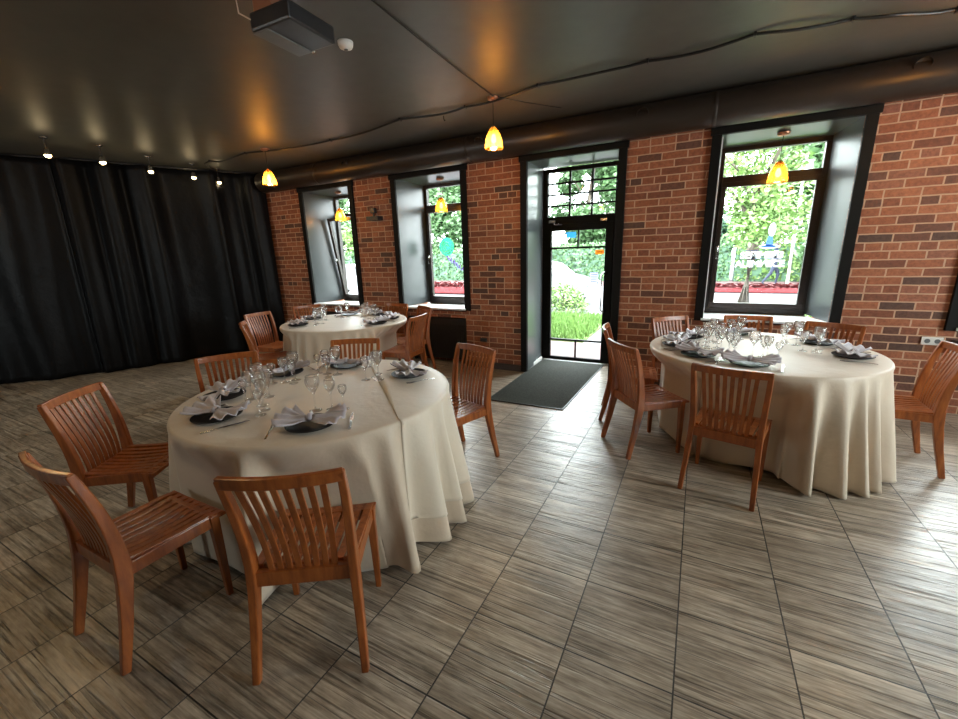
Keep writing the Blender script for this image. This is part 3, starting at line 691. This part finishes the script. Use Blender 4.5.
# ------------------------------------------------------------ place settings
def make_plate():
    bm=B(); lathe(bm,[(0,.004),(.07,.004),(.085,.006),(.118,.016),(.121,.017),(.120,.014),(.088,.002),(.06,0),(0,0)],40); o=obj('dinner_plate',bm,'plate',None,True); return o
def make_napkin():
    """bow: two pleated fans pinched together in the middle, tied by a band"""
    t=empty('napkin')
    for s in (-1,1):
        bm=B(); nu,nv=16,9; g=[]
        for j in range(nv):
            f=j/(nv-1); row=[]
            for i in range(nu+1):
                u=i/nu*2-1
                ang=u*R(44); rr=.012+.164*f*(1-.10*abs(u)**2)
                x=rr*math.cos(ang); y=rr*math.sin(ang)*1.02+u*.012*(1-f)
                z=.026+.040*f*f*(.65+.35*u)+(.0035+.0105*f)*math.sin(i*PI/2*1.0+.4)+.026*(1-f)*(1-abs(u))+.006*noise.noise(Vector((x*20,y*20,s)))
                row.append(bm.verts.new((s*x,y,z)))
            g.append(row)
        for j in range(nv-1):
            for i in range(nu): bm.faces.new([g[j][i],g[j][i+1],g[j+1][i+1],g[j+1][i]])
        o=obj('fan_fold',bm,'napkin',t,True); m=o.modifiers.new('thickness','SOLIDIFY'); m.thickness=.0035
    bm=B(); lathe(bm,[(.015,-.014),(.021,-.009),(.022,0),(.021,.009),(.015,.014)],14); o=obj('pinch_band',bm,'napkin',t,True); o.rotation_euler=(0,PI/2,0); o.location=(0,0,.042); o.scale=(1,1,1)
    return t
def make_fork():
    bm=B(); strip(bm,[(0,-.10,.003),(0,-.02,.006),(0,.03,.004),(0,.05,.003)],[.005,.003,.004,.010],.0012,(1,0,0))
    for k in range(4): x=-.0085+k*.0057; strip(bm,[(x,.05,.003),(x,.07,.002),(x,.095,.005)],.0016,.0009,(1,0,0))
    return obj('dinner_fork',bm,'steel')
def make_knife():
    bm=B(); strip(bm,[(0,-.11,.003),(0,-.02,.004),(0,0,.004),(0,.05,.003),(0,.11,.003)],[.006,.005,.008,.010,.003],[.003,.0028,.001,.0009,.0006],(1,0,0)); return obj('table_knife',bm,'steel')
def stem_glass(name,h,rb,hb,rf):
    """h total, rb bowl radius, hb bowl height, rf foot radius"""
    z0=h-hb; p=[(0,.0),(rf,.0),(rf,.002),(rf*.45,.005),(.005,.012),(.0036,.03),(.0036,z0-.012),(.006,z0-.002)]
    n=9; outer=[]
    for k in range(1,n+1):
        f=k/n; r=rb*math.sin(min(1,f*1.45)*PI/2)**.75 if f<.69 else rb*(1-.16*((f-.69)/.31)**1.5); outer.append((r,z0+hb*f))
    inner=[(max(r-.0013,.0),z+ (.003 if i==0 else 0)) for i,(r,z) in enumerate(outer)][::-1]
    bm=B(); lathe(bm,p+outer+inner+[(0,z0+.005)],18); return obj(name,bm,'glass',None,True)
def tumbler(name,h,r):
    bm=B(); lathe(bm,[(0,0),(r*.8,0),(r*.84,.003),(r,h),(r-.0015,h),(r*.8-.001,.008),(0,.008)],18); return obj(name,bm,'glass',None,True)
goblet=stem_glass('water_goblet',.160,.029,.092,.030)
P={'plate':make_plate(),'napkin':make_napkin(),'fork':make_fork(),'knife':make_knife(),
   'wine':stem_glass('wine_glass',.198,.038,.098,.034),'white':stem_glass('white_wine_glass',.172,.031,.078,.031),'cordial':stem_glass('cordial_glass',.138,.024,.058,.027),'tumbler':goblet}
used={k:False for k in P}
INFO={'plate':('black dinner plate under a bow-folded napkin','plate'),'napkin':('lilac-grey cloth napkin folded into a bow','napkin'),'fork':('steel dinner fork','fork'),'knife':('steel table knife','knife'),
 'wine':('tall clear wine glass','glass'),'white':('medium clear wine glass','glass'),'cordial':('smallest clear stemmed glass','glass'),'tumbler':('clear water goblet with a deep bowl','glass')}
GRP={'plate':'plates set on the ','napkin':'folded napkins on the ','fork':'forks on the ','knife':'knives on the ','wine':'tall wine glasses on the ','white':'medium wine glasses on the ','cordial':'small stemmed glasses on the ','tumbler':'water goblets on the '}
def put(kind,x,y,z,rz,where,tname):
    lb=INFO[kind][0]+', '+where; g=GRP[kind]+tname
    if not used[kind]:
        used[kind]=True; o=P[kind]; o.location=(x,y,z); o.rotation_euler=(0,0,rz); tag(o,lb,INFO[kind][1],g)
    else: o=dup(P[kind],(x,y,z),rz,lb,g)
    return o
ZT=TZ+.0065
def setting(c,deg,where,tname,r=.575,gdir=1,tum=True,jit=0,nrot=0):
    a=R(deg); rad=Vector((math.cos(a),math.sin(a))); tan=Vector((-rad.y,rad.x))  # sitter looks along -rad; his right is +tan
    P0=Vector(c)
    def at(r_,t_): q=P0+rad*r_+tan*t_; return q.x,q.y
    x,y=at(r,0); put('plate',x,y,ZT,0,where,tname); put('napkin',x,y,ZT+.004,a+PI/2+R(nrot),where,tname)
    x,y=at(r+.01,-.185); put('fork',x,y,ZT+.001,a+PI/2+R(random.uniform(-4,4)),where,tname)
    x,y=at(r+.01,.190); put('knife',x,y,ZT+.001,a+PI/2+R(random.uniform(-4,4)),where,tname)
    js=[random.uniform(-.012,.012) for _ in range(6)]
    x,y=at(r-.215+js[0],.01*gdir+js[1]); put('wine',x,y,ZT+.001,0,where,tname)
    x,y=at(r-.205+js[2],.085*gdir); put('white',x,y,ZT+.001,0,where,tname)
    x,y=at(r-.175+js[3],.15*gdir); put('cordial',x,y,ZT+.001,0,where,tname)
    if tum: x,y=at(r-.285,.055*gdir+js[4]); put('tumbler',x,y,ZT+.001,0,where,tname)
ft='front table'; 
for dg,wh,tm,nr in ((313,'at the front table setting nearest the camera',False,-14),(253,'at the front table setting nearest the bottom-left chair',False,22),(215,'at the leftmost setting of the front table',True,15),(163,'at the far left setting of the front table',True,10),(120,'at the far middle setting of the front table',True,0),(57,'at the rightmost setting of the front table',True,-10)):
    setting(T1,dg,wh,ft,.575,1,tm,0,nr)
for dg,wh in ((236,'at the front left setting of the far table'),(355,'at the rightmost setting of the far table'),(130,'at the back left setting of the far table'),(80,'at the back middle setting of the far table'),(35,'at the back right setting of the far table'),(182,'at the leftmost setting of the far table')):
    setting(T2,dg,wh,'far table',.575,1,True,0,random.uniform(-5,5))
for dg,wh in ((260,'at the right table setting nearest the camera'),(224,'at the front left setting of the right table'),(188,'at the leftmost setting of the right table'),(150,'at the back left setting of the right table'),(103,'at the back middle setting of the right table'),(38,'at the back right setting of the right table'),(352,'at the rightmost setting of the right table')):
    setting(T3,dg,wh,'right table',.575,1,True,0,random.uniform(-5,5))

# ------------------------------------------------------------ outside
ZG=-.18
def mk_ground(name,a,b,sc_=3,rough=.9):
    s=NT(name); n=s.noise(s.coord('Object'),sc_,5,.7); s.pbr(s.ramp(n,[(.35,a),(.65,b)]),rough); return s.m
M['asphalt']=mk_ground('pale_asphalt',(.10,.10,.105),(.14,.14,.145),2)
M['pavers']=mk_ground('pinkish_pavers',(.070,.034,.034),(.095,.048,.046),6)
M['grass']=mk_ground('lawn',(.055,.115,.02),(.10,.19,.035),9)
M['leafA']=mk_ground('green_leaves',(.04,.09,.03),(.09,.17,.065),1.5,.55)
M['leafB']=mk_ground('light_green_leaves',(.08,.15,.035),(.16,.26,.07),1.5,.55)
M['leafC']=mk_ground('dark_green_leaves',(.03,.075,.04),(.06,.13,.075),1.5,.55)
M['bark']=mk_ground('bark',(.05,.04,.03),(.1,.08,.06),8)
M['car_paint']=simple('white_car_paint',(.20,.21,.215),.25,var=.03)
M['red_paint']=simple('red_car_paint',(.16,.014,.014),.3,var=.05)
M['car_glass']=simple('dark_car_glass',(.03,.035,.04),.1)
M['tyre']=simple('tyre_rubber',(.015,.015,.015),.8)
M['flower']=mk_ground('red_flowers',(.12,.012,.014),(.2,.03,.035),12)
M['jacket']=simple('grey_jacket',(.12,.115,.12),.8); M['jeans']=simple('blue_jeans',(.016,.022,.045),.8); M['skin']=simple('skin',(.45,.28,.2),.6); M['hair']=simple('dark_hair',(.03,.02,.015),.7)
bm=B(); box(bm,-60,50,YO+.0,70,ZG-.2,ZG-.02); tag(obj('ground_outside',bm,'asphalt',kind='structure'),'pale street surface outside','street')
bpy.data.objects['ground_outside'].pop('category')
bm=B(); box(bm,-14,12,5.88,7.9,ZG-.019,ZG,.005); o=obj('pavement',bm,'pavers'); o['kind']='structure'
bm=B(); box(bm,-60,50,21.5,25.5,ZG-.019,ZG-.005); o=obj('far_pavement',bm,'pavers'); o['kind']='structure'
def grass_patch(x0,x1,y0,y1,label):
    t=empty('lawn_strip',((x0+x1)/2,(y0+y1)/2,ZG)); bm=B(); box(bm,-(x1-x0)/2,(x1-x0)/2,-(y1-y0)/2,(y1-y0)/2,-.018,.02); obj('soil',bm,'grass',t)
    bm=B()
    for k in range(5000):
        x=random.uniform(-(x1-x0)/2,(x1-x0)/2); y=random.uniform(-(y1-y0)/2,(y1-y0)/2); a=random.uniform(0,PI); h=random.uniform(.06,.17); dx,dy=.02*math.cos(a),.02*math.sin(a); lx,ly=random.uniform(-.05,.05),random.uniform(-.05,.05)
        v=[bm.verts.new(p) for p in ((x-dx,y-dy,.02),(x+dx,y+dy,.02),(x+lx,y+ly,.02+h))]; bm.faces.new(v)
    obj('grass_blades',bm,'grass',t); tag(t,label,'grass',kind='stuff')
grass_patch(-5.2,-1.9,8.0,11.3,'bright green lawn strip seen through the glass door')
grass_patch(-1.6,5.5,8.2,12.6,'green lawn strip seen through the right-hand window')
# trees
def tree(x,y,h,w,leaf,label,n=2600,ls=.28,low=.25):
    if y>20: n=9000; ls=.46; h*=.72; low=.12; w*=1.12
    t=empty('leafy_tree',(x,y,ZG)); bm=B(); tube(bm,[(0,0,0),(.08,.03,h*.3),(-.05,0,h*.55),(.1,0,h*.75)],[w*.035+.06,w*.03+.05,w*.02+.03,.03],8); 
    for k in range(5):
        a=k*1.3; tube(bm,[(0,0,h*(.3+.07*k)),(w*.2*math.cos(a),w*.2*math.sin(a),h*(.45+.08*k)),(w*.38*math.cos(a),w*.38*math.sin(a),h*(.52+.08*k))],[.06,.04,.015],6)
    obj('trunk',bm,'bark',t,True)
    bm=B(); cl=[]
    for k in range(22):
        a=random.uniform(0,2*PI); rr=w*.38*math.sqrt(random.random()); zz=random.uniform(low,.92); sh=math.sin(min(1,max(.15,(1.05-zz)*1.6))*PI/2); cl.append((rr*sh*math.cos(a),rr*sh*math.sin(a),h*zz,w*random.uniform(.13,.22)))
    for k in range(n):
        cx,cy,cz,cr=random.choice(cl); d=Vector((random.gauss(0,1),random.gauss(0,1),random.gauss(0,1))).normalized()*cr*random.uniform(.55,1.08); p=Vector((cx,cy,cz))+Vector((d.x,d.y,d.z*.8))
        u=Vector((random.gauss(0,1),random.gauss(0,1),random.gauss(0,.5))).normalized(); v=u.cross(Vector((random.gauss(0,1),random.gauss(0,1),random.gauss(0,1)))).normalized(); s=ls*random.uniform(.6,1.2)
        vs=[bm.verts.new(q) for q in (p-u*s*.5,p+v*s*.28,p+u*s*.5,p-v*s*.28)]; bm.faces.new(vs)
    obj('foliage',bm,leaf,t); tag(t,label,'tree','trees across the street'); return t
tree(1.25,14.5,5.4,3.6,'leafB','light green young tree close behind the right-hand window',7000,.17,.30)
tree(6.2,22.5,8.5,4.6,'leafA','mid-sized green tree behind the right half of the right-hand window',7000,.24,.12)
tree(5.6,30.5,12,6.5,'leafA','green tree across the street, at the right of the right-hand window view',3600,.42,.12)
tree(-1.0,29,12,5.2,'leafC','dark green tree across the street, at the left of the right-hand window view',3600,.42,.1)
tree(-6.9,29.5,12.5,5.4,'leafA','green tree across the street behind the glass door, to its right',3600,.40,.1)
tree(-12.4,28.8,12,5.4,'leafC','dark green tree across the street behind the glass door, to its left',3600,.42,.1)
tree(-19.6,31.5,11,4.9,'leafA','green tree across the street in the right half of the middle window',3600,.40,.1)
tree(-25.4,29,12,5.0,'leafB','light green tree across the street in the left half of the middle window',3600,.42,.1)
tree(-32.0,31,12,5.5,'leafA','green tree far left across the street, seen through the leftmost window',3600,.42,.1)
tree(13.5,31,12,7,'leafC','dark green tree across the street, far right',2600,.42,.1)
# low hedges
def hedge(x0,x1,y,h,leaf,label):
    t=empty('clipped_hedge',((x0+x1)/2,y,ZG)); L=(x1-x0)/2; bm=B(); box(bm,-L,L,-.5,.5,0,h*.9); obj('core',bm,'leafC',t); bm=B()
    for k in range(4200):
        p=Vector((random.uniform(-L,L),random.choice((-.55,-.5,random.uniform(-.5,.5))),0)); p.z=random.uniform(.05,h) if p.y<-.45 else h*random.uniform(.9,1.08)
        u=Vector((random.gauss(0,1),random.gauss(0,1),random.gauss(0,1))).normalized(); v=u.cross(Vector((random.gauss(0,1),random.gauss(0,1),random.gauss(0,1)))).normalized(); s=.22
        bm.faces.new([bm.verts.new(q) for q in (p-u*s*.5,p+v*s*.3,p+u*s*.5,p-v*s*.3)])
    obj('leaves',bm,leaf,t); tag(t,label,'hedge','hedges across the street')
hedge(-13,1.4,25.2,2.0,'leafA','long green hedge across the street behind the door view')
hedge(1.6,14,25.2,2.0,'leafB','long light green hedge across the street behind the right window view')
hedge(-34,-13.6,25.2,2.0,'leafA','long green hedge across the street behind the left windows view')
def bush(x,y,h,w,leaf,label):
    t=empty('round_bush',(x,y,ZG)); bm=B()
    for k in range(1500):
        d=Vector((random.gauss(0,1),random.gauss(0,1),abs(random.gauss(0,1)))).normalized()*random.uniform(.7,1); p=Vector((d.x*w/2,d.y*w/2,d.z*h)); u=Vector((random.gauss(0,1),random.gauss(0,1),random.gauss(0,1))).normalized(); v=u.cross(Vector((random.gauss(0,1),0,1))).normalized(); s=.1
        bm.faces.new([bm.verts.new(q) for q in (p-u*s*.5,p+v*s*.3,p+u*s*.5,p-v*s*.3)])
    obj('foliage',bm,leaf,t); bm=B(); tube(bm,[(0,0,0),(0,0,h*.7)],.03,6); obj('stem',bm,'bark',t); tag(t,label,'bush')
bush(-3.5,12.1,.85,1.5,'leafB','round flowering bush on the lawn behind the glass door')
bush(3.6,13.4,1.2,1.4,'leafC','low bush at the lower right of the right-hand window view')
# cars
def car(x,y,rz,mat,label,s=1.0):
    t=empty('parked_car',(x,y,ZG-.02),rz); prof=[(-2.1,.35),(-2.15,.62),(-2.0,.82),(-1.5,.92),(-1.25,.98),(-.75,1.36),(-.3,1.46),(.6,1.46),(1.2,1.30),(1.65,1.0),(2.05,.94),(2.15,.7),(2.12,.35)]
    bm=B(); rows=[]
    for yy,ins in ((-.86,.10),(-.82,.0),(.82,.0),(.86,.10)):
        rows.append([bm.verts.new((px*(1-.02*(ins>0)),yy*(1-.12*sm(.95,1.45,pz)),pz)) for px,pz in prof])
    for A,Bq in zip(rows,rows[1:]):
        for k in range(len(A)-1): bm.faces.new([A[k],A[k+1],Bq[k+1],Bq[k]])
        bm.faces.new([A[0],Bq[0],Bq[-1],A[-1]])
    bm.faces.new(rows[0][::-1]); bm.faces.new(rows[-1]); bmesh.ops.recalc_face_normals(bm,faces=bm.faces); obj('body',bm,mat,t)
    bm=B()
    for sd in (-1,1):
        yo=sd*.80
        for poly in (((-1.12,1.0),(-.7,1.33),(-.3,1.40),(.1,1.41),(.1,1.0)),((.16,1.0),(.16,1.41),(.6,1.41),(1.1,1.27),(1.45,1.02))):
            vs=[bm.verts.new((px,sd*(.868*(1-.12*sm(.95,1.45,pz))),pz)) for px,pz in poly]; bm.faces.new(vs if sd<0 else vs[::-1])
    hexa(bm,[(-1.24,-.72,.99),(-1.24,.72,.99),(-1.2,.72,.99),(-1.2,-.72,.99)],[(-.80,-.66,1.35),(-.80,.66,1.35),(-.76,.66,1.35),(-.76,-.66,1.35)])
    obj('side_glass',bm,'car_glass',t)
    for px in (-1.35,1.35):
        for sd in (-1,1):
            bm=B(); lathe(bm,[(0,-.1),(.28,-.1),(.32,-.08),(.32,.08),(.28,.1),(0,.1)],24); o=obj('wheel',bm,'tyre',t,True); o.rotation_euler=(PI/2,0,0); o.location=(px,sd*.80,.32)
            bm=B(); lathe(bm,[(0,.0),(.19,0),(.2,.012),(0,.02)],18); q=obj('hubcap',bm,'steel',o,True); q.location=(0,0,.1*(1 if sd<0 else -1)*1.0)
            if sd>0: q.rotation_euler=(PI,0,0)
    bm=B(); box(bm,-2.16,-2.10,-.72,-.42,.64,.76,.01); box(bm,-2.16,-2.10,.42,.72,.64,.76,.01); obj('headlight',bm,'grey_plastic',t)
    tag(t,label,'car','parked cars outside')
car(-5.1,13.9,R(176),'car_paint','white car parked beyond the lawn behind the glass door')
car(-14.6,15.0,R(4),'car_paint','white car outside the leftmost window')
# red flower bed
bm=B(); box(bm,-2.6,2.6,-.5,.5,0,.18,.05)
for k in range(1200):
    p=Vector((random.uniform(-2.6,2.6),random.uniform(-.5,.5),random.uniform(.16,.3))); u=Vector((random.gauss(0,1),random.gauss(0,1),0)).normalized()*.07; v=u.cross(Vector((0,.4,1))).normalized()*.07
    bm.faces.new([bm.verts.new(q) for q in (p-u,p+v,p+u,p-v)])
o=obj('flower_bed',bm,'flower'); o.location=(2.2,19.2,ZG); tag(o,'long bed of red flowers beyond the right-hand window','flower bed',kind='stuff')
r_=o.copy(); C.objects.link(r_); r_.location=(-9.9,16.6,ZG+.02); r_.scale=(.9,1,1.6); r_['label']='bed of red flowers low in the middle window view'
# lamp post and striding person
t=empty('street_pole',(3.45,22.2,ZG)); bm=B(); tube(bm,[(0,0,0),(0,0,5.2)],[.06,.045],10); obj('pole',bm,'white_plastic',t,True); bm=B(); box(bm,-.25,.25,-.03,.03,4.6,5.0,.01); obj('road_sign',bm,'dec_white',t); tag(t,'thin pale street pole beyond the right-hand window','pole')
def skinned(name,verts,edges,rad,mat,parent,sub=2):
    me=bpy.data.meshes.new(name); me.from_pydata(verts,edges,[]); o=bpy.data.objects.new(name,me); C.objects.link(o); o.parent=parent
    o.modifiers.new('skin','SKIN'); 
    if not me.skin_vertices: 
        bpy.context.view_layer.objects.active=o; bpy.ops.mesh.customdata_skin_add()
    for i,r in enumerate(rad): me.skin_vertices[0].data[i].radius=(r,r) if not isinstance(r,tuple) else r
    me.skin_vertices[0].data[0].use_root=True
    s=o.modifiers.new('smooth','SUBSURF'); s.levels=sub; s.render_levels=sub; me.materials.append(M[mat]); return o
t=empty('person',(2.95,22.6,ZG),0); 
v=[(0,0,.92),(0,0,1.12),(0,0,1.36),(0,0,1.50),(0,0,1.60),(0,.0,1.70),(.02,.10,.86),(.20,.11,.48),(.14,.11,.06),(.26,.12,.03),(.0,-.10,.86),(-.12,-.10,.48),(-.38,-.10,.12),(-.30,-.10,.04),(0,.19,1.38),(-.14,.24,1.13),(-.02,.26,.92),(0,-.19,1.38),(.10,-.24,1.12),(.26,-.22,.96)]
e=[(0,1),(1,2),(2,3),(3,4),(4,5),(0,6),(6,7),(7,8),(8,9),(0,10),(10,11),(11,12),(12,13),(2,14),(14,15),(15,16),(2,17),(17,18),(18,19)]
r=[.14,.13,.15,.055,.09,.095,.10,.065,.045,.035,.10,.065,.045,.035,.06,.045,.03,.06,.045,.03]
skinned('body',v,e,r,'jeans',t)
skinned('jacket',[(0,0,.90),(0,0,1.12),(0,0,1.36),(0,0,1.45),(0,.19,1.38),(-.14,.24,1.13),(-.04,.26,.96),(0,-.19,1.38),(.10,-.24,1.12),(.22,-.22,.99)],[(0,1),(1,2),(2,3),(2,4),(4,5),(5,6),(2,7),(7,8),(8,9)],[.165,.155,.175,.08,.078,.06,.045,.078,.06,.045],'jacket',t)
bm=B(); bmesh.ops.create_icosphere(bm,subdivisions=2,radius=.115); o=obj('hair',bm,'hair',t,True); o.location=(-.02,0,1.72); o.scale=(1,.85,1)
bm=B(); bmesh.ops.create_icosphere(bm,subdivisions=2,radius=.098); o=obj('face',bm,'skin',t,True); o.location=(.03,0,1.665); o.scale=(.9,.8,1.15)
tag(t,'person in a pale jacket and dark trousers walking past the right-hand window','person')

# ------------------------------------------------------------ light
w=bpy.data.worlds.new('sky'); sc.world=w; w.use_nodes=True; nt=w.node_tree; nt.nodes.clear()
bg=nt.nodes.new('ShaderNodeBackground'); out=nt.nodes.new('ShaderNodeOutputWorld'); bg.inputs[0].default_value=(.90,.97,1,1); bg.inputs[1].default_value=18.0; nt.links.new(bg.outputs[0],out.inputs[0])
# portals help the sky find the windows
def portal(loc,rot,sx,sy):
    L=bpy.data.lights.new('sky_portal','AREA'); L.shape='RECTANGLE'; L.size=sx; L.size_y=sy; L.cycles.is_portal=True
    o=bpy.data.objects.new('sky_portal',L); C.objects.link(o); o.location=loc; o.rotation_euler=rot
for k,(a,b,z0,z1) in OPS.items(): portal(((a+b)/2,YO+.03,(z0+z1)/2),(-PI/2,0,0),b-a,z1-z0)
for (a,b) in ((1.4,3.8),): portal((XR+.42,(a+b)/2,1.78),(0,PI/2,0),1.85,b-a)

portal((-6.35,YF-.42,1.78),(PI/2,0,0),1.1,1.85)
# ------------------------------------------------------------ camera
cam=bpy.data.cameras.new('camera'); co=bpy.data.objects.new('camera',cam); C.objects.link(co); sc.camera=co
f,yaw,pitch,roll=411.222,0.488135,0.252417,-0.030814
cam.sensor_fit='HORIZONTAL'; cam.sensor_width=36; cam.lens=36*f/958; cam.clip_start=.05; cam.clip_end=300
cy,sy=math.cos(yaw),math.sin(yaw); cp,sp_=math.cos(pitch),math.sin(pitch)
fw=Vector((-sy*cp,cy*cp,-sp_)); rr=Vector((cy,sy,0)); uu=rr.cross(fw)
cr,sr=math.cos(roll),math.sin(roll); r2=cr*rr+sr*uu; u2=-sr*rr+cr*uu
mt=Matrix((( r2.x,u2.x,-fw.x,0),(r2.y,u2.y,-fw.y,0),(r2.z,u2.z,-fw.z,1.575),(0,0,0,1)))
co.matrix_world=mt
vs=sc.view_settings; sc.display_settings.display_device='sRGB'; vs.view_transform='Standard'; vs.look='None'; vs.gamma=1; vs.use_curve_mapping=False; vs.exposure=0.38
